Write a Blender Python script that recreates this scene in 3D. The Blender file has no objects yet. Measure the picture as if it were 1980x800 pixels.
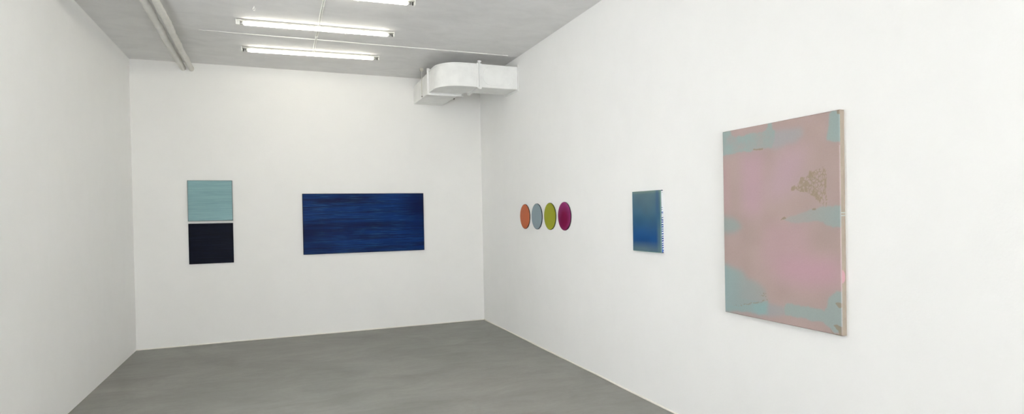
import bpy, bmesh, math, random
import numpy as np
from mathutils import Matrix, Vector

random.seed(4)
RNG = np.random.default_rng(7)
PI = math.pi
scene = bpy.context.scene
COL = scene.collection

# ------------------------------------------------------------------ room size
H = 3.488            # ceiling height
XL = -4.40           # left wall plane
YF = -14.0           # front (street) wall plane
# right wall plane is x = 0, back wall plane is y = 0, floor z = 0


# ------------------------------------------------------------------ helpers
def s2l(c):
    c = c / 255.0
    return c / 12.92 if c <= 0.04045 else ((c + 0.055) / 1.055) ** 2.4


def rgb(r, g, b):
    return (s2l(r), s2l(g), s2l(b), 1.0)


def link(o, parent=None):
    COL.objects.link(o)
    if parent is not None:
        o.parent = parent
    return o


def obj(name, bm, mat, parent=None, smooth=False, label=None):
    me = bpy.data.meshes.new(name)
    bmesh.ops.recalc_face_normals(bm, faces=bm.faces)
    bm.to_mesh(me)
    bm.free()
    if mat is not None:
        me.materials.append(mat)
    if smooth:
        me.polygons.foreach_set('use_smooth', [True] * len(me.polygons))
    o = bpy.data.objects.new(name, me)
    if label:
        o['label'] = label
    return link(o, parent)


def tag(o, label, cat, group=None):
    o['label'] = label
    o['category'] = cat
    if group:
        o['group'] = group
    return o


def thing(name, label, cat, loc=(0, 0, 0), rotz=0.0, group=None):
    o = bpy.data.objects.new(name, None)
    o.empty_display_size = 0.1
    o.location = loc
    o.rotation_euler = (0, 0, rotz)
    link(o)
    return tag(o, label, cat, group)


def struct(name, bm, mat, smooth=False):
    o = obj(name, bm, mat, None, smooth)
    o['kind'] = 'structure'
    return o


def box(bm, x0, x1, y0, y1, z0, z1, bev=0.0, seg=2):
    r = bmesh.ops.create_cube(bm, size=1.0)
    vs = r['verts']
    for v in vs:
        v.co = Vector(((x0 + x1) / 2 + v.co.x * (x1 - x0),
                       (y0 + y1) / 2 + v.co.y * (y1 - y0),
                       (z0 + z1) / 2 + v.co.z * (z1 - z0)))
    if bev > 0:
        es = list({e for v in vs for e in v.link_edges})
        bmesh.ops.bevel(bm, geom=es, offset=bev, segments=seg, affect='EDGES', profile=0.6)
    return vs


def cyl(bm, p0, p1, r, n=20, r2=None, cap=True):
    p0 = Vector(p0); p1 = Vector(p1)
    d = p1 - p0
    q = d.to_track_quat('Z', 'Y').to_matrix().to_4x4()
    m = Matrix.Translation((p0 + p1) / 2) @ q
    return bmesh.ops.create_cone(bm, cap_ends=cap, segments=n, radius1=r,
                                 radius2=r if r2 is None else r2, depth=d.length, matrix=m)['verts']


def tube(bm, pts, r, n=12, cap=True):
    """a round bar swept along a list of points"""
    pts = [Vector(p) for p in pts]
    rings = []
    up = Vector((0, 0, 1))
    for i, p in enumerate(pts):
        a = pts[max(i - 1, 0)]; b = pts[min(i + 1, len(pts) - 1)]
        t = (b - a).normalized()
        u = t.cross(up)
        if u.length < 1e-4:
            u = t.cross(Vector((1, 0, 0)))
        u.normalize()
        w = u.cross(t).normalized()
        rr = r[i] if isinstance(r, (list, tuple)) else r
        rings.append([bm.verts.new(p + (u * math.cos(2 * PI * k / n) + w * math.sin(2 * PI * k / n)) * rr)
                      for k in range(n)])
    for a, b in zip(rings, rings[1:]):
        for k in range(n):
            bm.faces.new((a[k], a[(k + 1) % n], b[(k + 1) % n], b[k]))
    if cap:
        bm.faces.new(rings[0][::-1])
        bm.faces.new(rings[-1])


def prism(bm, plan, zb, zt):
    """plan polygon extruded from zb(x,y) to zt(x,y)"""
    lo = [bm.verts.new((x, y, zb(x, y))) for x, y in plan]
    hi = [bm.verts.new((x, y, zt(x, y))) for x, y in plan]
    n = len(plan)
    bm.faces.new(lo[::-1]); bm.faces.new(hi)
    for i in range(n):
        j = (i + 1) % n
        bm.faces.new((lo[i], lo[j], hi[j], hi[i]))


# ------------------------------------------------------------------ materials
class N:
    """small node-graph builder"""
    def __init__(self, name):
        self.m = bpy.data.materials.new(name)
        self.m.use_nodes = True
        self.t = self.m.node_tree
        self.b = self.t.nodes['Principled BSDF']

    def n(self, typ, **kw):
        nd = self.t.nodes.new(typ)
        for k, v in kw.items():
            setattr(nd, k, v)
        return nd

    def l(self, a, b):
        self.t.links.new(a, b)

    def coord(self, scale=(1, 1, 1), rot=(0, 0, 0), kind='Object'):
        tc = self.n('ShaderNodeTexCoord')
        mp = self.n('ShaderNodeMapping')
        mp.inputs['Scale'].default_value = scale
        mp.inputs['Rotation'].default_value = rot
        self.l(tc.outputs[kind], mp.inputs[0])
        return mp.outputs[0]

    def noise(self, vec, scale, detail=4, rough=0.55, dist=0.0):
        nd = self.n('ShaderNodeTexNoise')
        nd.inputs['Scale'].default_value = scale
        nd.inputs['Detail'].default_value = detail
        nd.inputs['Roughness'].default_value = rough
        nd.inputs['Distortion'].default_value = dist
        self.l(vec, nd.inputs['Vector'])
        return nd.outputs['Fac']

    def ramp(self, fac, stops):
        r = self.n('ShaderNodeValToRGB')
        els = r.color_ramp.elements
        while len(els) < len(stops):
            els.new(0.5)
        for e, (p, c) in zip(els, stops):
            e.position = p
            e.color = c
        self.l(fac, r.inputs[0])
        return r.outputs[0]

    def mix(self, fac, a, b, mode='MIX'):
        m = self.n('ShaderNodeMix', data_type='RGBA', blend_type=mode)
        for s, v in ((m.inputs[0], fac), (m.inputs[6], a), (m.inputs[7], b)):
            if hasattr(v, 'is_output'):
                self.l(v, s)
            else:
                s.default_value = v
        return m.outputs[2]

    def bump(self, h, strength, dist=0.01):
        b = self.n('ShaderNodeBump')
        b.inputs['Strength'].default_value = strength
        b.inputs['Distance'].default_value = dist
        self.l(h, b.inputs['Height'])
        self.l(b.outputs[0], self.b.inputs['Normal'])

    def set(self, color=None, rough=None, spec=None, metal=None, coat=None, coatr=None):
        i = self.b.inputs
        if color is not None:
            if hasattr(color, 'is_output'):
                self.l(color, i['Base Color'])
            else:
                i['Base Color'].default_value = color
        if rough is not None: i['Roughness'].default_value = rough
        if spec is not None: i['Specular IOR Level'].default_value = spec
        if metal is not None: i['Metallic'].default_value = metal
        if coat is not None: i['Coat Weight'].default_value = coat
        if coatr is not None: i['Coat Roughness'].default_value = coatr
        return self.m


def plaster(name, c, var, rough=0.85, cloud=0.006):
    g = N(name)
    v = g.coord()
    big = g.noise(v, 1.1, 3, 0.5)
    c2 = tuple(x * var for x in c[:3]) + (1,)
    col = g.ramp(big, [(0.3, c2), (0.7, c)])
    med = g.noise(g.coord((1, 1.5, 1)), 3.2, 6, 0.62, 0.5)
    k = 1 - cloud * 2
    col = g.mix(1.0, col, g.ramp(med, [(0.34, (k, k, k, 1)), (0.60, (1, 1, 1, 1))]), 'MULTIPLY')
    g.set(col, rough, 0.25)
    fine = g.noise(v, 60, 5, 0.6)
    roll = g.noise(v, 7, 4, 0.6)
    h = g.mix(0.5, fine, roll)
    g.bump(h, 0.12, 0.01)
    return g.m


def plain(name, c, rough=0.5, spec=0.4, metal=0.0, bump=0.0, bscale=80):
    g = N(name)
    v = g.coord()
    f = g.noise(v, 9, 3)
    d = tuple(x * 0.94 for x in c[:3]) + (1,)
    g.set(g.ramp(f, [(0.35, d), (0.65, c)]), rough, spec, metal)
    if bump:
        g.bump(g.noise(v, bscale, 4), bump, 0.003)
    return g.m


M = {}
M['wall_back'] = plaster('white_wall_paint_dimmed', (0.835, 0.83, 0.81, 1), 0.98)  # same paint as the right wall, darkened to hold back the lamps' hot spot
M['wall'] = plaster('white_wall_paint_cool', (0.875, 0.875, 0.865, 1), 0.98)
M['wall_left'] = plaster('white_wall_paint_brightened', (0.92, 0.92, 0.91, 1), 0.99)  # same white wall paint, lightened so this dim wall looks better lit
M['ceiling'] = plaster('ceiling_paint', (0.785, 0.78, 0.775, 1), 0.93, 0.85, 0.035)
M['caulk'] = plain('cream_edge_strip', (0.88, 0.85, 0.78, 1), 0.6)
M['white_metal'] = plain('white_painted_sheet_metal', (0.84, 0.845, 0.83, 1), 0.5, 0.4)
M['fixture'] = plain('white_enamel', (0.82, 0.82, 0.78, 1), 0.4, 0.4)
M['housing'] = plain('cream_grey_enamel', (0.60, 0.60, 0.55, 1), 0.5, 0.3)
M['cable'] = plain('white_plastic', (0.85, 0.85, 0.82, 1), 0.5)
M['dark'] = plain('dark_plastic', (0.03, 0.028, 0.025, 1), 0.5)
M['alu'] = plain('bare_metal', (0.55, 0.55, 0.55, 1), 0.35, 0.5, 0.9)
M['rod'] = plain('zinc_rod', (0.62, 0.61, 0.57, 1), 0.5, 0.4, 0.2)
M['bracket'] = plain('beige_bracket_paint', (0.62, 0.60, 0.53, 1), 0.6)
M['frame'] = plain('window_frame_metal', (0.25, 0.25, 0.25, 1), 0.4)
M['pipe'] = plain('painted_pipe_lagging', (0.76, 0.75, 0.71, 1), 0.75, 0.2, 0, 0.6, 38)

# floor: polished grey screed with drawn-out trowel marks
g = N('grey_screed')
big = g.noise(g.coord((0.6, 1.1, 1)), 1.1, 6, 0.6, 0.8)
patchy = g.noise(g.coord((0.85, 1.25, 1), (0, 0, .05)), 1.7, 8, 0.68, 0.9)
strok = g.noise(g.coord((0.9, 3.4, 1), (0, 0, -.06)), 2.4, 6, 0.62, 0.9)
fine = g.noise(g.coord((1, 1.6, 1)), 26, 4, 0.6)
tint = g.noise(g.coord((0.4, 0.5, 1)), 0.7, 2, 0.5)
base = g.ramp(tint, [(0.35, (0.237, 0.231, 0.214, 1)), (0.65, (0.226, 0.228, 0.210, 1))])
for fac, lo, hi, a_, b_ in ((big, .32, .68, .91, 1.06), (patchy, .38, .62, .90, 1.06), (strok, .34, .50, .94, 1.01), (fine, .3, .7, .97, 1.03)):
    base = g.mix(1.0, base, g.ramp(fac, [(lo, (a_, a_, a_, 1)), (hi, (b_, b_, b_, 1))]), 'MULTIPLY')
g.set(base, 0.55, 0.3)
M['floor'] = g.m

# lamp
g = N('lit_fluorescent_glass')
g.b.inputs['Base Color'].default_value = (0.9, 0.9, 0.9, 1)
g.b.inputs['Emission Color'].default_value = (1.0, 0.955, 0.83, 1)
g.b.inputs['Emission Strength'].default_value = 14.5
M['lamp'] = g.m

# glass
g = N('window_glass')
g.b.inputs['Transmission Weight'].default_value = 1.0
g.b.inputs['Roughness'].default_value = 0.0
g.b.inputs['IOR'].default_value = 1.05
g.b.inputs['Base Color'].default_value = (0.97, 0.98, 0.98, 1)
M['glass'] = g.m

# ------------------------------------------------------------------ room shell
T = 0.16
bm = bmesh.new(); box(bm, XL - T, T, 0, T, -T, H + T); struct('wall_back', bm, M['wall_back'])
bm = bmesh.new(); box(bm, 0, T, YF, 0, -T, H + T); struct('wall_right', bm, M['wall'])
LY0, LY1, LZ0, LZ1 = -4.9, -3.7, 1.15, 2.65     # added side window, out of view, to brighten the right wall
bm = bmesh.new()
box(bm, XL - T, XL, LY1, 0, -T, H + T)
box(bm, XL - T, XL, YF, LY0, -T, H + T)
box(bm, XL - T, XL, LY0, LY1, -T, LZ0)
box(bm, XL - T, XL, LY0, LY1, LZ1, H + T)
struct('wall_left', bm, M['wall_left'])
bm = bmesh.new()
for y in (LY0, (LY0 + LY1) / 2 - 0.03, LY1 - 0.06):
    box(bm, XL - 0.12, XL - 0.05, y, y + 0.06, LZ0, LZ1)
for z in (LZ0, LZ1 - 0.06):
    box(bm, XL - 0.12, XL - 0.05, LY0, LY1, z, z + 0.06)
w2 = struct('window_added', bm, M['frame'])
bm = bmesh.new(); box(bm, XL - 0.09, XL - 0.082, LY0 + .05, LY1 - .05, LZ0 + .05, LZ1 - .05)
obj('pane', bm, M['glass'], w2)
bm = bmesh.new(); box(bm, XL, 0, YF, 0, -T, 0); struct('floor', bm, M['floor'])
bm = bmesh.new(); box(bm, XL, 0, YF, 0, H, H + T); struct('ceiling', bm, M['ceiling'])
# street wall with a wide shop window
WX0, WX1, WZ0, WZ1 = XL + 0.2, -0.7, 0.2, 3.1
bm = bmesh.new()
box(bm, XL - T, WX0, YF - T, YF, -T, H + T)
box(bm, WX1, T, YF - T, YF, -T, H + T)
box(bm, WX0, WX1, YF - T, YF, -T, WZ0)
box(bm, WX0, WX1, YF - T, YF, WZ1, H + T)
struct('wall_front', bm, M['wall'])
bm = bmesh.new()
for x in (WX0, (WX0 + WX1) / 2 - 0.03, WX1 - 0.06):
    box(bm, x, x + 0.06, YF - 0.12, YF - 0.05, WZ0, WZ1)
for z in (WZ0, WZ1 - 0.06):
    box(bm, WX0, WX1, YF - 0.12, YF - 0.05, z, z + 0.06)
w1 = struct('window_1', bm, M['frame'])
bm = bmesh.new(); box(bm, WX0 + .05, WX1 - .05, YF - 0.09, YF - 0.082, WZ0 + .05, WZ1 - .05)
obj('pane', bm, M['glass'], w1)


# cream edge strip where walls meet the floor (slightly uneven)
def edge_strip(name, along, a, b):
    bm = bmesh.new()
    n = 90
    prev = None
    for i in range(n + 1):
        t = a + (b - a) * i / n
        h = 0.012 + 0.0025 * math.sin(t * 5.1) * math.sin(t * 1.7 + 1) + random.uniform(-.0008, .0008)
        d = 0.009 + 0.0025 * math.sin(t * 3.3 + 2) + random.uniform(-.0006, .0006)
        prof = [(0, 0), (d, 0), (d, h * 0.5), (d * 0.55, h), (0, h)]
        ring = []
        for o_, z in prof:
            ring.append(bm.verts.new((t, -o_, z) if along == 'x' else (-o_, t, z)))
        if prev:
            for k in range(5):
                bm.faces.new((prev[k], prev[(k + 1) % 5], ring[(k + 1) % 5], ring[k]))
        else:
            bm.faces.new(ring)
        prev = ring
    bm.faces.new(prev[::-1])
    struct(name, bm, M['caulk'], True)


edge_strip('baseboard_back', 'x', XL, -0.012)
edge_strip('baseboard_right', 'y', YF, -0.012)

# ------------------------------------------------------------------ fluorescent battens
BL = 1.517


def make_light(loc, rotz, label, left_block=False, clip=None):
    t = thing('fluorescent_ceiling_light', label, 'ceiling light', loc, rotz, 'fluorescent battens on the ceiling')
    h = BL / 2
    bm = bmesh.new()
    box(bm, -h + .004, h - .004, -.021, .021, -.020, -.0035, .003)
    for xs in (-h * .7, 0, h * .7):          # pads that hold the housing just off the ceiling
        box(bm, xs - .02, xs + .02, -.012, .012, -.006, 0)
    obj('batten_housing', bm, M['housing'], t)
    for s in (-1, 1):
        bm = bmesh.new()
        box(bm, min(s * h, s * (h - .008)), max(s * h, s * (h - .008)), -.022, .022, -.055, 0, .002)
        if s < 0 and left_block:
            box(bm, -h + .006, -h + .036, -.017, .017, -.056, -.016, .004)
        else:
            cyl(bm, (s * (h - .007), 0, -.038), (s * (h - .018), 0, -.038), .013, 20)
        ho = obj('lamp_holder', bm, M['fixture'], t)
        bm = bmesh.new()
        cyl(bm, (s * (h - .018), 0, -.038), (s * (h - .026), 0, -.038), .0155 if not (s < 0 and left_block) else .011, 20)
        obj('holder_ring', bm, M['dark'], ho, True, 'dark plastic ring in the lamp holder')
    bm = bmesh.new()
    L = h - .068
    pts = [(-L, 0, -.038), (-L + .004, 0, -.038), (-L + .012, 0, -.038), (L - .012, 0, -.038), (L - .004, 0, -.038), (L, 0, -.038)]
    tube(bm, pts, [.0115, .015, .016, .016, .015, .0115], 24)
    tb = obj('fluorescent_tube', bm, M['lamp'], t, True)
    for s in (-1, 1):
        bm = bmesh.new()
        cyl(bm, (s * L, 0, -.038), (s * (L + .032), 0, -.038), .0125, 20)
        cyl(bm, (s * (L + .032), .006, -.038), (s * (L + .044), .006, -.038), .0015, 8)
        cyl(bm, (s * (L + .032), -.006, -.038), (s * (L + .044), -.006, -.038), .0015, 8)
        obj('end_cap', bm, M['alu'], tb, True, 'bare metal tube cap')
    if clip is not None:
        bm = bmesh.new()
        n = 20
        pts = [(clip, .0175 * math.cos(a), -.038 + .0175 * math.sin(a)) for a in [2 * PI * k / n for k in range(n)]]
        tube(bm, pts + [pts[0]], .003, 6, False)
        box(bm, clip - .004, clip + .004, -.006, .006, -.066, -.053, .002)
        obj('tube_clip', bm, M['fixture'], t, True)
    return t


F = [  # centre x, centre y, yaw
    (-2.376, -0.983, math.radians(-3.05), 'lit fluorescent tube batten closest to the back wall, beyond the thin ceiling cable', False, None),
    (-2.370, -1.974, math.radians(-2.65), 'lit fluorescent tube batten between the thin ceiling cable and the eye hook, middle of three', True, 0.26),
    (-2.362, -2.962, math.radians(-2.5), 'lit fluorescent tube batten cut off by the top edge of the photo', True, 0.26),
]
for x, y, a, lab, lb, cl in F:
    make_light((x, y, H), a, lab, lb, cl)
for k, y in enumerate((-3.96, -4.96, -5.96, -6.96, -7.96, -8.96, -9.96, -10.96, -11.96)):
    make_light((-2.36, y, H), math.radians(-2.5), 'lit fluorescent tube batten further along the row, above and behind the viewer', True)

# pairs of round cables between the battens
CX = -2.366
for (ya, yb, where) in ((-1.952, -1.006, 'between the two battens nearest the back wall'),
                        (-2.940, -1.997, 'near the top of the photo')):
    for s, side in ((-1, 'left'), (1, 'right')):
        x = CX + s * .0085
        pts = [(x - .002, ya, H - .005)]
        n = 14
        for i in range(1, n):
            f = i / n
            pts.append((x + .0012 * math.sin(f * 9 + s), ya + (yb - .012 - ya) * f, H - .005))
        pts += [(x, yb - .009, H - .006), (x, yb - .006, H - .011), (x, yb - .0055, H - .02)]
        bm = bmesh.new()
        tube(bm, pts, .0042, 10)
        o = obj('power_cable', bm, M['cable'], None, True)
        tag(o, 'white round cable, %s of the pair %s' % (side, where), 'cable', 'power cables joining the battens')
    # saddle clips that pin the pair to the ceiling
    for yy in (yb - .055, (ya + yb) / 2 - .12):
        bm = bmesh.new()
        box(bm, CX - .0145, CX + .0145, yy - .004, yy + .004, H - .0105, H, .002)
        o = obj('cable_clip', bm, M['cable'])
        near = 'beside a batten' if yy == yb - .055 else 'halfway along'
        tag(o, 'saddle clip on cable pair %s, %s' % (where, near), 'clip', 'cable clips on the ceiling')

# thin cable running across the ceiling parallel to the back wall
bm = bmesh.new()
pts = []
for i in range(41):
    f = i / 40
    x = -3.50 + 3.36 * f
    y = -1.468 + (-1.522 + 1.468) * f + .003 * math.sin(f * 14)
    pts.append((x, y, H - .0035))
tube(bm, pts, [.0015 + .0045 * min(1, i / 8) * (1 if i < 39 else .7) for i in range(41)], 10)
tag(obj('ceiling_cable', bm, M['cable'], None, True),
    'long thin white cable crossing the ceiling parallel to the back wall, ending near the duct', 'cable')

# cup hook
t = thing('ceiling_hook', 'small white eye hook screwed into the ceiling above the battens', 'hook', (-2.951, -2.365, H))
bm = bmesh.new()
tube(bm, [(0, 0, 0), (0, 0, -.014)], .0032, 10)
obj('shank', bm, M['cable'], t, True)
bm = bmesh.new()
pts = []
for k in range(17):
    a = PI / 2 + 2 * PI * 0.92 * k / 16
    pts.append((.009 * math.cos(a), .003 * math.cos(a), -.0275 + .0135 * math.sin(a)))
tube(bm, pts, .0034, 10)
obj('hook_ring', bm, M['cable'], t, True)


# ------------------------------------------------------------------ lagged pipes
def lagged_pipe(x, z, r, y0, label, seed, endcap):
    rr = random.Random(seed)
    bm = bmesh.new()
    n, m = 20, 300
    y1 = -0.0
    L = y1 - y0
    ph = [rr.uniform(0, 6.28) for _ in range(12)]
    rings = []
    for i in range(m + 1):
        y = y0 + L * i / m
        f = 1.0
        if endcap and y > -0.02:
            f = 0.86 + 0.14 * (-y / 0.02)
        ox = -.0148 * y + .003 * math.sin(y * 3.1 + ph[0]) + .002 * math.sin(y * 9 + ph[1])
        ring = []
        for k in range(n):
            a = 2 * PI * k / n
            q = r * f * (1 + .045 * math.sin(y * 23 + 2 * a + ph[2]) + .045 * math.sin(y * 41 - 3 * a + ph[3])
                         + .025 * math.sin(y * 67 + a + ph[4]) + .04 * math.sin(y * 11 + ph[5]) + rr.uniform(-.012, .012))
            ring.append(bm.verts.new((x + ox + q * math.cos(a), y, z + q * math.sin(a))))
        rings.append(ring)
    for a, b in zip(rings, rings[1:]):
        for k in range(n):
            bm.faces.new((a[k], a[(k + 1) % n], b[(k + 1) % n], b[k]))
    bm.faces.new(rings[0]); bm.faces.new(rings[-1][::-1])
    o = obj('lagged_ceiling_pipe', bm, M['pipe'], None, True)
    return tag(o, label, 'pipe', 'lagged pipes under the ceiling')


lagged_pipe(-3.840, H - .072, .033, -6.0, 'lumpy white lagged pipe under the ceiling, left one of two, nearer the left wall', 3, False)
lagged_pipe(-3.745, H - .076, .0305, -6.0, 'lumpy white lagged pipe under the ceiling, right one of two, nearer the light battens', 8, True)

# ------------------------------------------------------------------ air duct
DT = 3.369


def zb(x, y):
    return 3.088 + (y + 1.475) * 0.0231


def ztop(x, y):
    return DT


duct = thing('ventilation_duct', 'white rectangular sheet metal ventilation duct bending round the corner under the ceiling', 'air duct', (-.5, -1.2, 3.2))
DO = Vector((-.5, -1.2, 3.2))


def dobj(name, bm, parent=duct, smooth=False, mat=None, sub=False):
    if not sub:
        bmesh.ops.translate(bm, verts=bm.verts, vec=-DO)
        return obj(name, bm, mat or M['white_metal'], parent, smooth)
    bmesh.ops.translate(bm, verts=bm.verts, vec=-DO)
    return obj(name, bm, mat or M['white_metal'], parent, smooth)


XO, XI, YO, YI = -.985, -.575, -1.475, -1.074   # outer / inner faces of both legs
FYL, FXR = -.925, -.502                          # joints with the elbow
bm = bmesh.new()
prism(bm, [(XO, FYL), (XI, FYL), (XI, 0), (XO, 0)], zb, ztop)
es = [e for e in bm.edges if abs(e.verts[0].co.y - e.verts[1].co.y) > .3]
bmesh.ops.bevel(bm, geom=es, offset=.004, segments=2, affect='EDGES')
dobj('straight_section', bm)

arc = []
R_ = .29
for k in range(25):
    a = PI + (PI / 2) * k / 24
    arc.append((XO + R_ + R_ * math.cos(a), YO + R_ + R_ * math.sin(a)))
ri = .07
inner = []
for k in range(9):
    a = -PI / 2 - (PI / 2) * k / 8
    inner.append((XI + ri + ri * math.cos(a), YI + ri + ri * math.sin(a)))
outer_line = [(XO, FYL)] + arc + [(FXR, YO)]
inner_line = [(FXR, YI)] + inner + [(XI, FYL)]
bm = bmesh.new()
prism(bm, outer_line + inner_line, zb, ztop)
elbow = dobj('elbow', bm)


def seam_along(line, z_of, dz, off):
    bm = bmesh.new()
    prev = None
    n = len(line)
    for i, (x, y) in enumerate(line):
        a = Vector(line[max(i - 1, 0)]); b = Vector(line[min(i + 1, n - 1)])
        t = (b - a).normalized()
        nx, ny = t.y, -t.x
        c = Vector((XI, YI))
        if (Vector((x, y)) - c).dot(Vector((nx, ny))) < 0:
            nx, ny = -nx, -ny
        z0 = z_of(x, y)
        ring = [bm.verts.new((x + nx * o, y + ny * o, z0 + d)) for o, d in
                ((-.002, 0), (off, 0), (off, dz * .7), (off * .5, dz), (-.002, dz))]
        if prev:
            for k in range(5):
                bm.faces.new((prev[k], prev[(k + 1) % 5], ring[(k + 1) % 5], ring[k]))
        else:
            bm.faces.new(ring)
        prev = ring
    bm.faces.new(prev[::-1])
    return bm


seam_line = [(XO, FYL - .0285)] + arc + [(FXR - .0305, YO)]
dobj('edge_seam', seam_along(seam_line, zb, .014, .005), elbow, sub=True)
dobj('edge_seam', seam_along(seam_line, lambda x, y: DT, -.014, .005), elbow, sub=True)

bm = bmesh.new()
prism(bm, [(FXR, YO), (0, YO), (0, YI), (FXR, YI)], zb, ztop)
es = [e for e in bm.edges if abs(e.verts[0].co.x - e.verts[1].co.x) > .3]
bmesh.ops.bevel(bm, geom=es, offset=.004, segments=2, affect='EDGES')
right = dobj('straight_section', bm)
# faint rounded hatch pressed into the front of the right-hand section
bm = bmesh.new()
hx0, hx1, hz0, hz1, hr = -.455, -.065, 3.118, 3.342, .10
pts = []
for cx_, cz_, a0 in ((hx1 - hr, hz1 - hr, 0), (hx0 + hr, hz1 - hr, PI / 2), (hx0 + hr, hz0 + hr, PI), (hx1 - hr, hz0 + hr, 1.5 * PI)):
    for k in range(9):
        a = a0 + PI / 2 * k / 8
        pts.append((cx_ + hr * math.cos(a), cz_ + hr * math.sin(a)))
n = len(pts)
cxm, czm = (hx0 + hx1) / 2, (hz0 + hz1) / 2
rings = []
for sc, dep in ((1, 0), (.985, .0022), (.955, .0022), (.94, .0012)):
    rings.append([bm.verts.new((cxm + (x - cxm) * sc, YO - dep, czm + (z - czm) * sc)) for x, z in pts])
for a, b in zip(rings, rings[1:]):
    for k in range(n):
        bm.faces.new((a[k], a[(k + 1) % n], b[(k + 1) % n], b[k]))
bm.faces.new(rings[-1])
dobj('access_panel', bm, right, sub=True)


def ring_x(bm, x0, x1, p, y0=YO, y1=YI, z0=None, z1=DT):
    """a rectangular collar around the leg that runs along x; p = how far it stands out"""
    z0 = zb(0, y0) if z0 is None else z0
    zi = zb(0, y1)
    box(bm, x0, x1, y0 - p, y0, z0 - p, z1 + p, .0015, 1)
    box(bm, x0, x1, y1, y1 + p, zi - p, z1 + p, .0015, 1)
    box(bm, x0, x1, y0, y1, z1, z1 + p, .0015, 1)
    lo = [(y0, z0), (y1, zi), (y1, zi - p), (y0, z0 - p)]
    v0 = [bm.verts.new((x0, y, z)) for y, z in lo]
    v1 = [bm.verts.new((x1, y, z)) for y, z in lo]
    bm.faces.new(v0); bm.faces.new(v1[::-1])
    for i in range(4):
        bm.faces.new((v0[i], v0[(i + 1) % 4], v1[(i + 1) % 4], v1[i]))


def ring_y(bm, y0, y1, p):
    z0 = zb(0, (y0 + y1) / 2)
    box(bm, XO - p, XO, y0, y1, z0 - p, DT + p, .0015, 1)
    box(bm, XI, XI + p, y0, y1, z0 - p, DT + p, .0015, 1)
    box(bm, XO, XI, y0, y1, DT, DT + p, .0015, 1)
    box(bm, XO, XI, y0, y1, z0 - p, z0, .0015, 1)


# joint between elbow and the right-hand leg
bm = bmesh.new()
ring_x(bm, FXR - .0055, FXR + .0055, .026)
ring_x(bm, FXR - .030, FXR - .008, .006)
ring_x(bm, FXR + .010, FXR + .032, .006)
fr = dobj('flange', bm)
# joint between elbow and the left-hand leg
bm = bmesh.new()
ring_y(bm, FYL - .006, FYL + .006, .028)
ring_y(bm, FYL - .028, FYL - .009, .006)
ring_y(bm, FYL + .009, FYL + .028, .006)
fl = dobj('flange', bm)


def corner_bolt(par, x, y, z, axis):
    bm = bmesh.new()
    if axis == 'x':
        box(bm, x - .016, x + .016, y - .012, y + .020, z - .012, z + .014, .003)
        cyl(bm, (x - .024, y, z + .003), (x + .024, y, z + .003), .008, 6)
    else:
        box(bm, x - .012, x + .020, y - .016, y + .016, z - .012, z + .014, .003)
        cyl(bm, (x, y - .024, z + .003), (x, y + .024, z + .003), .008, 6)
    dobj('corner_bolt', bm, par, sub=True)


corner_bolt(fr, FXR, YO - .016, DT + .022, 'x')
corner_bolt(fr, FXR, YI + .010, DT + .022, 'x')
corner_bolt(fr, FXR, YO - .016, zb(0, YO) - .016, 'x')
corner_bolt(fr, FXR, YI + .016, zb(0, YI) - .016, 'x')
corner_bolt(fl, XO - .016, FYL, DT + .022, 'y')
corner_bolt(fl, XI + .010, FYL, DT + .022, 'y')
corner_bolt(fl, XO - .018, FYL, zb(0, FYL) - .018, 'y')
corner_bolt(fl, XI + .012, FYL, zb(0, FYL) - .018, 'y')
# collar against the right wall
bm = bmesh.new()
ring_x(bm, -.008, 0, .022)
dobj('wall_collar', bm)


# threaded rods that carry the duct
def hanger(x, y, zlow, label):
    t = thing('hanger_rod', label, 'hanger rod', (x, y, H), 0, 'rods that hang the duct from the ceiling')
    bm = bmesh.new()
    box(bm, -.022, .022, -.018, .018, -.030, 0, .004)
    box(bm, -.014, .014, -.012, .012, -.042, -.028, .003)
    obj('ceiling_bracket', bm, M['bracket'], t, False, 'beige bracket block')
    bm = bmesh.new()
    d = zlow - H
    tube(bm, [(0, 0, -.03), (0, 0, d - .012)], .0062, 12)
    obj('rod', bm, M['rod'], t, True)
    bm = bmesh.new()
    s = 1 if x < -.8 else -1
    box(bm, -.012, .012, -.018, .018, d + .010, d + .016, .001)
    box(bm, min(s * .0085, s * .0125), max(s * .0085, s * .0125), -.018, .018, d + .010, d + .055, .001)
    obj('support_angle', bm, M['white_metal'], t)
    bm = bmesh.new()
    cyl(bm, (0, 0, d + .008), (0, 0, d + .000), .0095, 6)
    obj('nut', bm, M['dark'], t, False, 'dark hexagonal nut')


hanger(XO - .0135, -.575, 3.118, 'thin threaded rod from a ceiling bracket down the left side of the duct')
hanger(XI + .0135, -.575, 3.110, 'thin threaded rod behind the duct, only its lower nut showing below')


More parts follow.
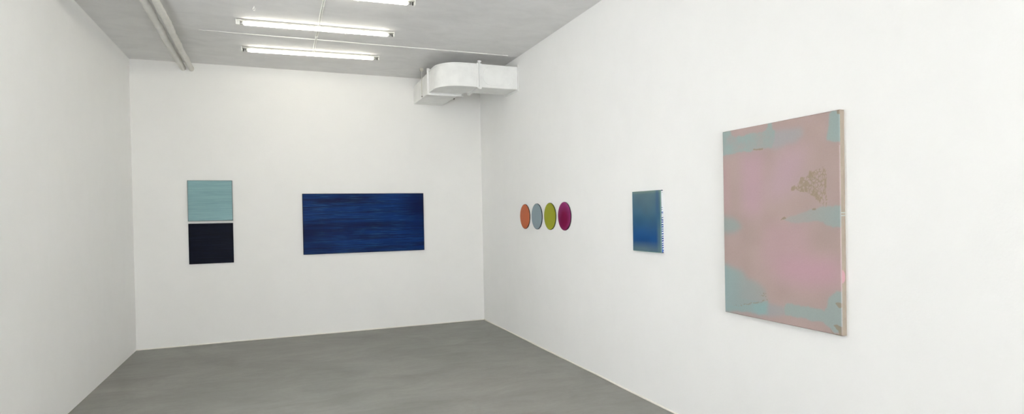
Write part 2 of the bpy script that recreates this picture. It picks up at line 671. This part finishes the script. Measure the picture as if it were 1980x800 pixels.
# ------------------------------------------------------------------ artworks on the back wall
def streaks(name, base, dark, light, scale, seed, lightamt, rough=0.45, extra=None):
    """brushed horizontal strokes; pattern lives in the panel's own coordinates"""
    g = N(name)
    tc = g.n('ShaderNodeTexCoord')

    def sv(sx, sz, off):
        mp = g.n('ShaderNodeMapping')
        mp.inputs['Scale'].default_value = (sx, 0.01, sz)
        mp.inputs['Location'].default_value = (off, off * 1.7 + seed, off * 2.3)
        g.l(tc.outputs['Object'], mp.inputs[0])
        return mp.outputs[0]
    a = g.noise(sv(1.1, 60 * scale, 1.3 + seed), 1.0, 4, 0.65)
    b = g.noise(sv(2.6, 120 * scale, 5.1 + seed), 1.0, 3, 0.6)
    c = g.noise(sv(.9, 9 * scale, 9.7 + seed), 1.0, 4, 0.6)
    d = g.noise(sv(4.0, 190 * scale, 3.9 + seed), 1.0, 2, 0.5)
    col = g.ramp(c, [(0.30, dark), (0.50, base), (0.70, base)])
    col = g.mix(g.ramp(a, [(0.36, (.85, .85, .85, 1)), (0.52, (0, 0, 0, 1))]), col, dark)
    col = g.mix(g.ramp(b, [(0.56, (0, 0, 0, 1)), (0.74, (lightamt,) * 3 + (1,))]), col, light)
    col = g.mix(g.ramp(d, [(0.58, (0, 0, 0, 1)), (0.72, (lightamt * .8,) * 3 + (1,))]), col, light)
    if extra:
        col = extra(g, tc, col, dark)
    g.set(col, rough, 0.06)
    g.bump(g.mix(0.5, a, b), 0.18, 0.002)
    return g.m


def patch(g, tc, cx_, cz_, rx, rz):
    """soft elliptical mask in the panel's own coordinates"""
    mp = g.n('ShaderNodeMapping')
    mp.vector_type = 'POINT'
    mp.inputs['Location'].default_value = (-cx_ / rx, 0, -cz_ / rz)
    mp.inputs['Scale'].default_value = (1 / rx, 0.0, 1 / rz)
    g.l(tc.outputs['Object'], mp.inputs[0])
    ln = g.n('ShaderNodeVectorMath', operation='LENGTH')
    g.l(mp.outputs[0], ln.inputs[0])
    return g.ramp(ln.outputs['Value'], [(0.25, (1, 1, 1, 1)), (1.0, (0, 0, 0, 1))])


def blue_extra(g, tc, col, dark):
    for (x, z, rx, rz, amt) in ((-.80, -.12, .50, .17, .85), (.80, .22, .42, .30, .9), (.0, -.01, .9, .05, .55),
                                (-.62, -.30, .35, .10, .5), (.75, -.10, .30, .14, .45)):
        m = patch(g, tc, x, z, rx, rz)
        f = g.mix(1.0, m, (amt, amt, amt, 1), 'MULTIPLY')
        col = g.mix(f, col, dark)
    return col


M['blue_face'] = streaks('deep_blue_brushwork', rgb(5, 40, 91), rgb(3, 16, 54), rgb(58, 106, 144), 1.0, 2.0, .48, .42, blue_extra)
M['teal_face'] = streaks('pale_teal_brushwork', rgb(126, 158, 161), rgb(114, 146, 149), rgb(150, 182, 184), 1.3, 8.0, .6, .5)
M['navy_face'] = streaks('navy_brushwork', rgb(6, 11, 27), rgb(3, 5, 16), rgb(34, 44, 64), 1.3, 14.0, .4, .45)
M['teal_edge'] = plain('grey_panel_edge', rgb(84, 92, 92), .5, .3)
M['navy_edge'] = plain('black_panel_edge', rgb(8, 8, 18), .5, .3)
M['blue_edge'] = plain('blue_black_panel_edge', rgb(4, 6, 26), .5, .3)


def back_panel(label, x0, x1, z0, z1, d, face, edge, lip, roll=0.0):
    cx_, cz_ = (x0 + x1) / 2, (z0 + z1) / 2
    w, h = (x1 - x0) / 2, (z1 - z0) / 2
    t = thing('painting', label, 'painting', (cx_, 0, cz_))
    t.rotation_euler = (0, roll, 0)
    bm = bmesh.new()
    box(bm, -w, w, -d, 0, -h, h, .002)
    obj('panel_frame', bm, edge, t, False, None)
    bm = bmesh.new()
    box(bm, -w + lip, w - lip, -d - .0012, -d + .0005, -h + lip, h - lip, .0006, 1)
    obj('painted_face', bm, face, t)
    return t


back_panel('pale teal square panel with fine horizontal strokes, hung above the navy square', -3.8195, -3.3185, 1.5333, 2.0386, .02, M['teal_face'], M['teal_edge'], .006)
back_panel('dark navy square panel with fine horizontal strokes, hung below the pale teal square', -3.8178, -3.3198, 1.0045, 1.5049, .02, M['navy_face'], M['navy_edge'], .004)
back_panel('wide deep blue painting with streaked horizontal brush strokes, alone on the back wall', -2.4923, -.8798, 1.0651, 1.8678, .025, M['blue_face'], M['blue_edge'], .006)


# ------------------------------------------------------------------ four round panels
def gloss(name, c, edge_c=None, rough=.35, coat=.5, top=None):
    g = N(name)
    v = g.coord()
    f = g.noise(v, 5, 3)
    d = tuple(x * .95 for x in c[:3]) + (1,)
    col = g.ramp(f, [(.35, d), (.65, c)])
    if top is not None:      # reflected light on the dome, painted as a paler tone at the rim
        tc = g.n('ShaderNodeTexCoord')
        m1 = patch_yz(g, tc, 0.0, -.035, .19, .185)
        col = g.mix(m1, top, col)
    return g.set(col, rough, .08, 0, coat, .25)


def patch_yz(g, tc, cy_, cz_, ry, rz):
    mp = g.n('ShaderNodeMapping')
    mp.inputs['Location'].default_value = (0, -cy_ / ry, -cz_ / rz)
    mp.inputs['Scale'].default_value = (0.0, 1 / ry, 1 / rz)
    g.l(tc.outputs['Object'], mp.inputs[0])
    ln = g.n('ShaderNodeVectorMath', operation='LENGTH')
    g.l(mp.outputs[0], ln.inputs[0])
    return g.ramp(ln.outputs['Value'], [(0.35, (1, 1, 1, 1)), (1.0, (0, 0, 0, 1))])


TON = [('orange', -1.646, rgb(178, 97, 64), None, rgb(38, 20, 18), 'terracotta orange round panel, furthest of the four from the viewer and nearest the corner'),
       ('grey', -2.001, rgb(128, 143, 149), None, rgb(26, 36, 46), 'blue-grey round panel between the orange and the olive round panels'),
       ('olive', -2.357, rgb(140, 143, 38), None, rgb(40, 46, 28), 'olive green round panel between the grey and the plum round panels'),
       ('plum', -2.712, rgb(108, 1, 54), rgb(128, 42, 98), rgb(34, 12, 34), 'plum red round panel with a sheen painted in towards the rim, nearest of the four round panels')]
for nm, y, c, top, ec, lab in TON:
    t = thing('round_picture', lab, 'painting', (0, y, 1.5165), 0, 'row of four round panels')
    R0 = .1495
    prof_rim = [(0.0, .136), (-.003, .1495), (-.0095, R0), (-.0112, R0 - .0014), (-.0112, .12), (0, .12)]
    bm = bmesh.new()
    n = 96
    rings = []
    for x, r in prof_rim:
        rings.append([bm.verts.new((x, r * math.cos(2 * PI * k / n), r * math.sin(2 * PI * k / n))) for k in range(n)])
    for a, b in zip(rings, rings[1:] + rings[:1]):
        for k in range(n):
            bm.faces.new((a[k], a[(k + 1) % n], b[(k + 1) % n], b[k]))
    obj('rim', bm, plain(nm + '_rim', ec, .45, .3), t, True, 'dark side edge')
    bm = bmesh.new()
    rings = []
    for x, r in [(-.0095, R0 - .0016), (-.0118, R0 - .0030), (-.0131, R0 - .0065), (-.0138, R0 - .014), (-.0144, .11), (-.0148, .06), (-.015, .02)]:
        rings.append([bm.verts.new((x, r * math.cos(2 * PI * k / n), r * math.sin(2 * PI * k / n))) for k in range(n)])
    for a, b in zip(rings, rings[1:]):
        for k in range(n):
            bm.faces.new((a[k], a[(k + 1) % n], b[(k + 1) % n], b[k]))
    bm.faces.new(rings[-1])
    bm.faces.new(rings[0][::-1])
    obj('painted_face', bm, gloss(nm + '_lacquer', c, None, .55, .03, top), t, True)


# ------------------------------------------------------------------ painted rasters for the two right-hand canvases
def smooth(a, k):
    """separable box blur, three passes"""
    if k < 1:
        return a
    ker = np.ones(2 * k + 1) / (2 * k + 1)
    for _ in range(3):
        for ax in (0, 1):
            p = np.pad(a, [(k, k) if i == ax else (0, 0) for i in (0, 1)], mode='edge')
            a = np.apply_along_axis(lambda m: np.convolve(m, ker, 'valid'), ax, p)
    return a


def vnoise(h, w, cell, rng):
    """smooth value noise, -1..1"""
    gh, gw = max(2, int(h / cell) + 3), max(2, int(w / cell) + 3)
    gr = rng.uniform(-1, 1, (gh, gw))
    yy = np.linspace(0, gh - 2.001, h); xx = np.linspace(0, gw - 2.001, w)
    yi = yy.astype(int); xi = xx.astype(int)
    fy = (yy - yi)[:, None]; fx = (xx - xi)[None, :]
    fy = fy * fy * (3 - 2 * fy); fx = fx * fx * (3 - 2 * fx)
    a = gr[yi][:, xi]; b = gr[yi][:, xi + 1]; c = gr[yi + 1][:, xi]; d = gr[yi + 1][:, xi + 1]
    return (a * (1 - fx) + b * fx) * (1 - fy) + (c * (1 - fx) + d * fx) * fy


def inside(poly, U, V):
    m = np.zeros(U.shape, bool)
    n = len(poly)
    for i in range(n):
        x0, y0 = poly[i]; x1, y1 = poly[(i + 1) % n]
        if y0 == y1:
            continue
        c = ((y0 > V) != (y1 > V)) & (U < (x1 - x0) * (V - y0) / (y1 - y0) + x0)
        m ^= c
    return m.astype(float)


def lin(c):
    return np.array([s2l(x) for x in c])


def grid_face(name, parent, nu, nv, fn, colors, mat, label=None):
    """nu x nv grid of verts placed by fn(u,v); colors (nv,nu,3) linear paint colours"""
    us = np.linspace(0, 1, nu); vs = np.linspace(0, 1, nv)
    co = np.array([fn(u, v) for v in vs for u in us], dtype=np.float32)
    idx = np.arange(nu * nv).reshape(nv, nu)
    q = np.stack([idx[:-1, :-1], idx[:-1, 1:], idx[1:, 1:], idx[1:, :-1]], -1).reshape(-1, 4)
    me = bpy.data.meshes.new(name)
    me.from_pydata(co.tolist(), [], q.tolist())
    at = me.color_attributes.new('paint', 'FLOAT_COLOR', 'POINT')
    cc = np.ones((nu * nv, 4), np.float32)
    cc[:, :3] = colors.reshape(-1, 3)
    at.data.foreach_set('color', cc.ravel())
    me.materials.append(mat)
    me.polygons.foreach_set('use_smooth', [True] * len(me.polygons))
    o = bpy.data.objects.new(name, me)
    if label:
        o['label'] = label
    return link(o, parent)


def paint_mat(name, rough, spec, weave=0.0, coat=0.0):
    g = N(name)
    at = g.n('ShaderNodeAttribute')
    at.attribute_name = 'paint'
    col = at.outputs['Color']
    v = g.coord()
    f = g.noise(v, 140, 3, .7)
    if weave:
        col = g.mix(0.10, col, g.ramp(f, [(.3, (.35, .33, .31, 1)), (.7, (.62, .60, .58, 1))]), 'OVERLAY')
        g.bump(f, weave, .002)
    return g.set(col, rough, spec, 0, coat, .15)


# ---- large pink and teal canvas
PY0, PY1, PZ0, PZ1, PD = -5.126, -6.007, .8725, 2.067, .034
nu, nv = 340, 460
U, V = np.meshgrid(np.linspace(0, 1, nu), np.linspace(0, 1, nv))
rng = np.random.default_rng(11)
wob = vnoise(nv, nu, 19, rng) * .005 + vnoise(nv, nu, 6, rng) * .0035
wob2 = vnoise(nv, nu, 19, rng) * .005 + vnoise(nv, nu, 6, rng) * .0035
UU, VV = U + wob, V + wob2
P = {
 'teal_top': [(-.05, 1.05), (.062, 1.02), (.099, .971), (.135, .954), (.229, .964), (.328, .966), (.414, .962), (.442, .975), (.456, 1.03), (.484, 1.03), (.478, .966), (.5, .951), (.499, .912), (.476, .871), (.402, .871), (.316, .873), (.175, .873), (-.05, .869)],
 'lav_top': [(.469, .952), (.601, .953), (.726, .948), (.737, .91), (.684, .888), (.599, .876), (.525, .869), (.467, .869)],
 'teal_corner': [(.929, .987), (.948, .996), (.969, .998), (1.05, .983), (1.05, .846), (.959, .859), (.912, .873), (.917, .907), (.928, .943)],
 'brown_corner': [(.970, 1.04), (1.05, 1.04), (1.05, .972), (.987, .984)],
 'brown_line': [(.306, .879), (.402, .876), (.402, .866), (.311, .871)],
 'fan': [(.636, .648), (.645, .675), (.662, .682), (.678, .669), (.7, .698), (.716, .717), (.74, .713), (.784, .728), (.796, .741), (.811, .733), (.839, .744), (.861, .745), (.876, .732), (.88, .756), (.902, .74), (.904, .665), (.903, .607), (.899, .572), (.876, .572), (.865, .591), (.843, .597), (.824, .618), (.79, .631), (.759, .642), (.711, .643), (.678, .654)],
 'wedge': [(.547, .513), (.634, .533), (.696, .543), (.796, .559), (.842, .57), (.91, .577), (1.05, .582), (1.05, .479), (.944, .483), (.871, .502), (.814, .509), (.695, .498), (.633, .503)],
 'wedge_brown': [(.537, .511), (.574, .525), (.591, .522), (.565, .511)],
 'wedge_brown2': [(.8, .560), (.823, .572), (.830, .564), (.804, .555)],
 'left_mid': [(-.05, .535), (.07, .526), (.138, .504), (.195, .479), (.137, .45), (-.05, .431)],
 'bl': [(-.05, .263), (.131, .251), (.198, .236), (.233, .202), (.355, .179), (.402, .15), (.415, .104), (.433, .079), (.432, .032), (.327, .023), (.228, .026), (.125, .017), (-.05, -.002)],
 'bl_lav': [(.415, .091), (.492, .085), (.572, .088), (.571, .042), (.413, .027)],
 'br': [(.563, .087), (.589, .105), (.746, .106), (.877, .101), (.893, .121), (.908, .155), (.941, .184), (.974, .196), (1.05, .192), (1.05, .023), (.977, .01), (.949, .008), (.913, .025), (.869, .043), (.745, .045), (.57, .04)],
 'br_brown': [(.962, .142), (.976, .146), (1.05, .142), (1.05, .128), (.976, .127), (.962, .135)],
 'br_brown2': [(.938, .04), (.96, .049), (1.05, .048), (1.05, -.001), (.985, .005), (.975, .025), (.949, .034)],
 'br_brown3': [(.913, .022), (.949, .004), (1.05, .007), (1.05, -.05), (.941, -.002)],
 'bl_brown': [(.349, .124), (.378, .138), (.411, .135), (.41, .114), (.382, .114)],
 'bl_line': [(.093, .045), (.24, .071), (.319, .087), (.42, .107), (.419, .099), (.319, .08), (.24, .065), (.099, .04)],
 'pink_col': [(.19, .856), (.41, .854), (.385, .558), (.34, .531), (.205, .548)],
 'pink_mid': [(.534, .853), (.783, .863), (.721, .746), (.636, .65), (.505, .603), (.414, .631)],
 'pink_low': [(.411, .499), (.755, .501), (.791, .333), (.984, .33), (.989, .223), (.748, .184), (.472, .201), (.359, .312)],
 'pink_hot': [(.498, .319), (.752, .331), (.977, .328), (.982, .238), (.749, .214), (.541, .244)],
 'bl_low': [(-.05, .05), (.1, .047), (.24, .064), (.42, .1), (.433, .032), (.327, .023), (.228, .026), (.125, .017), (-.05, .0)],
 'bl_wet': [(.29, .075), (.42, .085), (.43, .035), (.33, .028), (.28, .045)],
 'pink_edge': [(-.05, .82), (.05, .80), (.05, .55), (-.05, .55)],
}
C0 = lin((190, 164, 157))
img = np.ones((nv, nu, 3)) * C0


def lay(key, col, amt=1.0, soft=0, warp=True, tex=None):
    global img
    m = inside(P[key], UU if warp else U, VV if warp else V)
    m = smooth(m, soft) * amt
    if tex is not None:
        m = m * tex
    img = img * (1 - m[..., None]) + lin(col) * m[..., None]


mott = np.clip(.5 + .5 * vnoise(nv, nu, 40, rng), 0, 1)[..., None]
img = img * (0.95 + .09 * mott)
lay('pink_edge', (198, 162, 162), .7, 12)
lay('pink_col', (201, 165, 172), .8, 14)
lay('pink_mid', (200, 168, 175), .75, 16)
lay('pink_low', (198, 163, 165), .75, 15)
lay('pink_hot', (203, 160, 169), .75, 14)
TEAL = (164, 176, 171)
scr = np.clip(.80 + .35 * vnoise(nv, nu, 22, rng) + .12 * vnoise(nv, nu, 4, rng), 0, 1)
lay('lav_top', (178, 172, 172), .8, 4, True)
lay('teal_top', TEAL, .95, 1, True, np.clip(scr + .12, 0, 1))
lay('teal_corner', TEAL, .95, 1)
lay('wedge', TEAL, .92, 1, True, np.clip(.25 + 1.4 * (U - .5), .55, 1))
lay('left_mid', (162, 170, 165), .85, 5)
lay('bl', (162, 172, 168), .9, 5, True, np.clip(1.15 - .55 * (U / .43) + .3 * (V < .09), 0, 1))
lay('bl', (158, 180, 178), .55, 5, True, np.clip(1 - U / .2, 0, 1))
lay('bl_low', (160, 176, 173), .8, 1)
lay('bl_wet', (156, 180, 178), .7, 3)
lay('bl_lav', (174, 169, 168), .85, 3)
lay('br', (164, 175, 170), .88, 1)
BR = (160, 142, 122)
for k in ('brown_corner', 'brown_line', 'wedge_brown', 'wedge_brown2', 'br_brown', 'br_brown2', 'br_brown3'):
    lay(k, BR, .85, 0)
# scraped marks, broken up into little strokes
brk = (vnoise(nv, nu, 4, rng) + .6 * vnoise(nv, nu, 2.2, rng) > -.05).astype(float)
lay('bl_brown', BR, .75, 0, True, smooth(brk, 0))
lay('bl_line', BR, .6, 0, True, smooth(brk, 0))
fan = inside(P['fan'], UU, VV)
# net of rubbed-through paint: cell walls of a jittered point set
gy, gx = np.mgrid[.5:.82:23j, .56:.98:21j]
gx = gx + (np.arange(23) % 2)[:, None] * .0105
pts = np.stack([gx.ravel() + rng.uniform(-.011, .011, gx.size), gy.ravel() + rng.uniform(-.0075, .0075, gx.size)], 1)
pts = pts[rng.random(len(pts)) > .12]
rr_, cc_ = slice(int(.54 * nv), int(.78 * nv)), slice(int(.60 * nu), int(.94 * nu))
us_ = (U + .007 * vnoise(nv, nu, 7, rng) + .004 * vnoise(nv, nu, 3, rng))[rr_, cc_]
vs2 = (V + .006 * vnoise(nv, nu, 7, rng) + .004 * vnoise(nv, nu, 3, rng))[rr_, cc_]
dd = np.sqrt(((us_[..., None] - pts[:, 0]) * .90) ** 2 + ((vs2[..., None] - pts[:, 1]) * .85) ** 2)
dd.sort(axis=-1)
net = np.zeros((nv, nu))
net[rr_, cc_] = np.clip(1.5 - (dd[..., 1] - dd[..., 0]) / .0038, 0, 1)
net *= np.clip(1.15 + .9 * vnoise(nv, nu, 10, rng), .45, 1)
blob = np.clip((vnoise(nv, nu, 9, rng) + .6 * vnoise(nv, nu, 4, rng) - .72) * 5, 0, 1)
ends = np.zeros((nv, nu))
for eu, ev, ru, rv in ((.652, .664, .020, .017), (.717, .690, .011, .022), (.787, .722, .013, .017), (.72, .650, .014, .007), (.752, .655, .010, .012)):
    ends = np.maximum(ends, np.clip(2.2 - 1.6 * np.hypot((U + 1.6 * wob - eu) / ru, (V + 1.6 * wob2 - ev) / rv), 0, 1))
nm = np.clip(np.maximum(np.maximum(net, blob * .9), ends), 0, 1)
# bars between the hanging strokes under the fan
gap = 1 - ((V < .622) & (np.abs(U + wob - .886) < .007)).astype(float)
fan = np.clip(fan + (ends > .5), 0, 1)
fm = fan * nm * gap * .85
img = img * (1 - fm[..., None]) + lin((164, 146, 122)) * fm[..., None]
# paler paint caught along the right-hand edge
e = np.clip((U - .9945) / .002, 0, 1) * (V < .845)
img = img * (1 - .38 * e[..., None]) + lin((214, 194, 190)) * .38 * e[..., None]
e = np.clip((.006 - U) / .005, 0, 1) + np.clip((V - .9955) / .004, 0, 1)
e = np.clip(e, 0, 1)
img = img * (1 - .35 * e[..., None]) + lin((120, 108, 98)) * .35 * e[..., None]

M['canvas_paint'] = paint_mat('oil_on_linen', .8, .06, .25)
cw, ch = PY0 - PY1, PZ1 - PZ0
t = thing('painting', 'large upright pink and pale teal canvas on the right wall', 'painting', (0, (PY0 + PY1) / 2, (PZ0 + PZ1) / 2))
ed = .004


def pfn(u, v):
    # softly rounded over the stretcher edge
    y = (0.5 - u) * cw; z = (v - .5) * ch
    d = min(u * cw, (1 - u) * cw, v * ch, (1 - v) * ch)
    x = -PD + (ed * (1 - math.sqrt(max(0, 1 - (1 - d / ed) ** 2))) if d < ed else 0)
    return (x, y, z)


grid_face('painted_face', t, nu, nv, pfn, img * np.array([.69, .735, .765]), M['canvas_paint'])
# turned-over sides of bare linen
LIN = lin((150, 139, 127))


def side(nu_, nv_, fn, cols):
    return grid_face('linen_side', t, nu_, nv_, fn, cols, M['canvas_paint'], 'bare beige linen side')


XS = -PD + ed
n2 = 320
vv = np.linspace(0, 1, n2)
sc = np.ones((n2, 12, 3)) * LIN
sc *= (1 + .06 * vnoise(n2, 12, 6, rng))[..., None]
for i, v in enumerate(vv):
    if .5425 < v < .5465 or .530 < v < .534:
        sc[i] = lin((172, 186, 184))
    if .232 < v < .292:
        k = int(12 * (1 - .75 * math.sqrt(max(0, 1 - ((v - .262) / .03) ** 2))))
        sc[i, k:] = lin((176, 138, 144))
sc = sc[:, ::-1]        # first column is the front edge
side(12, n2, lambda u, v: (XS * (1 - u), -cw / 2, (v - .5) * ch), sc)
pl = np.ones((6, 6, 3)) * LIN
side(6, 6, lambda u, v: (XS * (1 - u), cw / 2, (v - .5) * ch), pl)
side(6, 6, lambda u, v: (XS * (1 - u), (v - .5) * cw, ch / 2), pl)
side(6, 6, lambda u, v: (XS * (1 - u), (v - .5) * cw, -ch / 2), pl)
bm = bmesh.new()
box(bm, -PD + .008, 0, -cw / 2 + .002, cw / 2 - .002, -ch / 2 + .002, ch / 2 - .002)
obj('stretcher_frame', bm, plain('stretcher_wood', rgb(170, 150, 120), .7), t)

# ---- small blue glazed block
BY0, BY1, BZ0, BZ1, BD = -4.022, -4.4135, 1.2238, 1.716, .024
bw, bh = BY0 - BY1, BZ1 - BZ0
t = thing('painting', 'small upright glassy blue block with dripped white side, beside the large pink canvas', 'painting', (0, (BY0 + BY1) / 2, (BZ0 + BZ1) / 2))
nu, nv = 90, 150
U, V = np.meshgrid(np.linspace(0, 1, nu), np.linspace(0, 1, nv))
rng = np.random.default_rng(5)
topc, midc, lowc = lin((84, 110, 122)), lin((44, 86, 116)), lin((22, 68, 122))
f = np.clip(V, 0, 1)[..., None]
img = np.where(f > .55, midc + (topc - midc) * np.clip((f - .55) / .4, 0, 1), lowc + (midc - lowc) * np.clip((f - .22) / .33, 0, 1))
s_ = np.clip(.5 + .5 * vnoise(nv, nu, 30, rng), 0, 1)[..., None]
img = img * (.90 + .2 * s_)
ctr = np.exp(-(((U - .6) / .35) ** 2 + ((V - .8) / .3) ** 2))[..., None]
img = img * (1 - .35 * ctr) + lin((92, 116, 120)) * .35 * ctr
bot = (np.clip((.17 - V) / .13, 0, 1) * np.clip(1.2 - .5 * U, 0, 1))[..., None]
img = img * (1 - .75 * bot) + lin((96, 120, 122)) * .75 * bot
top = np.clip((V - .95) / .04, 0, 1)[..., None]
img = img * (1 - .7 * top) + lin((120, 140, 128)) * .7 * top
rt = (np.clip((U - .86) / .08, 0, 1) * np.clip((.62 - V) / .25, 0, 1) * .55)[..., None]
img = img * (1 - rt) + lin((100, 128, 128)) * rt
rb = (np.exp(-((U - .90) / .05) ** 2) * np.clip((V - .5) / .2, 0, 1) * .5)[..., None]
img = img * (1 - rb) + lin((40, 78, 124)) * rb
lf = np.clip((.05 - U) / .04, 0, 1)[..., None]
img = img * (1 - .5 * lf) + lin((60, 100, 120)) * .5 * lf
M['glaze'] = paint_mat('blue_glaze', .4, .08, 0, .03)
ed2 = .003


def bfn(u, v):
    return (-BD - .001, bw / 2 - .0006 - u * (bw - .0050), -bh / 2 + .0045 + v * (bh - .0050))


bm = bmesh.new()
box(bm, -BD, -BD + .006, -bw / 2, bw / 2, -bh / 2, bh / 2, .001)
obj('acrylic_sheet', bm, plain('green_acrylic_edge', rgb(112, 142, 130), .3, .2), t, False, 'pale green acrylic edge')
grid_face('painted_face', t, nu, nv, bfn, img * .86, M['glaze'])
# side of the block: white ground with blue drips
n2, k2 = 240, 14
sc = np.ones((n2, k2, 3)) * lin((214, 217, 220))
vv = np.linspace(0, 1, n2)
BLU = lin((36, 62, 128)); BL2 = lin((78, 106, 168))
for z0, z1, a, b in ((.716, .724, 0, .75), (.686, .692, .1, .65), (.638, .656, 0, .95), (.616, .624, .1, 1), (.588, .592, .3, 1)):
    for i, v in enumerate(vv):
        if z0 <= v <= z1:
            sc[i, int(a * k2):int(math.ceil(b * k2))] = BLU if v < z0 + .5 * (z1 - z0) else BL2
z = .56
while z > .03:
    th = rng.uniform(.011, .017); sl = rng.uniform(-.006, .018)
    for i, v in enumerate(vv):
        for j in range(k2):
            q = v - z - sl * (j / k2 - .5)
            if abs(q) < th * (.62 + .5 * abs(j / k2 - .5)):
                sc[i, j] = BLU if rng.random() < .8 else BL2
    z -= rng.uniform(.032, .042)
for i, v in enumerate(vv):       # a blue film creeping down the front edge
    if v < .60:
        k = int(k2 * (.12 + .14 * (1 - v / .6) + .08 * math.sin(v * 60)))
        sc[i, :max(0, k)] = BLU * .8 + BL2 * .2
    if v < .07:
        k = int(k2 * (.9 - v * 6)); sc[i, :max(k, 0)] = BL2
    if v < .012 or v > .985:
        sc[i, :] = lin((40, 58, 82))
    if .955 < v < .965:
        sc[i, 4:] = lin((170, 174, 176))
    if v > .55:
        sc[i, :2] = lin((30, 48, 84))
X2 = -BD + .006
grid_face('dripped_side', t, k2, n2, lambda u, v: (X2 * (1 - u), -bw / 2, (v - .5) * bh), sc, M['glaze'], 'white side with blue drips')
bm = bmesh.new()
box(bm, X2, 0, -bw / 2 + .0008, bw / 2, -bh / 2, bh / 2)
obj('backing_frame', bm, plain('block_dark_edge', rgb(34, 52, 70), .4, .4), t)

# ------------------------------------------------------------------ daylight through the shop window
w = bpy.data.worlds.new('overcast_sky')
scene.world = w
w.use_nodes = True
nt = w.node_tree
bg = nt.nodes['Background']
bg.inputs['Color'].default_value = (0.952, 0.962, 0.992, 1)
bg.inputs['Strength'].default_value = 17.2



def portal(loc, rot, sx, sy):
    l_ = bpy.data.lights.new('window_portal', 'AREA')
    l_.shape = 'RECTANGLE'
    l_.size, l_.size_y = sx, sy
    l_.cycles.is_portal = True
    o = bpy.data.objects.new('window_portal', l_)
    o.location = loc
    o.rotation_euler = rot
    return link(o)


portal(((WX0 + WX1) / 2, YF - T - .02, (WZ0 + WZ1) / 2), (PI / 2, 0, 0), WX1 - WX0, WZ1 - WZ0)
portal((XL - T - .02, (LY0 + LY1) / 2, (LZ0 + LZ1) / 2), (PI / 2, 0, -PI / 2), LY1 - LY0, LZ1 - LZ0)

# ------------------------------------------------------------------ camera
cam = bpy.data.cameras.new('camera')
co = bpy.data.objects.new('camera', cam)
link(co)
FPX, CXP, CYP = 1140.3567, 998.2007, 424.8904
yaw, pitch, roll = 0.3820883975, -0.0101108470, -0.0188522723
cy_, sy_ = math.cos(yaw), math.sin(yaw)
cp_, sp_ = math.cos(pitch), math.sin(pitch)
fwd = Vector((sy_ * cp_, cy_ * cp_, sp_))
rt_ = Vector((cy_, -sy_, 0))
up_ = rt_.cross(fwd)
c_, s__ = math.cos(roll), math.sin(roll)
r2, u2 = c_ * rt_ + s__ * up_, -s__ * rt_ + c_ * up_
mw = Matrix((
    (r2.x, u2.x, -fwd.x, -2.7783922),
    (r2.y, u2.y, -fwd.y, -8.2525572),
    (r2.z, u2.z, -fwd.z, 1.55),
    (0, 0, 0, 1)))
co.matrix_world = mw
cam.sensor_width = 36
cam.lens = FPX * 36 / 1980
cam.shift_x = (990 - CXP) / 1980
cam.shift_y = (CYP - 400) / 1980
cam.clip_start = .02
scene.camera = co

# ------------------------------------------------------------------ view
vs_ = scene.view_settings
vs_.view_transform = 'Standard'
vs_.look = 'None'
vs_.gamma = 1
vs_.use_curve_mapping = False
vs_.exposure = 0.10
scene.cycles.max_bounces = 10
scene.cycles.diffuse_bounces = 8
scene.cycles.caustics_reflective = False
scene.cycles.caustics_refractive = True
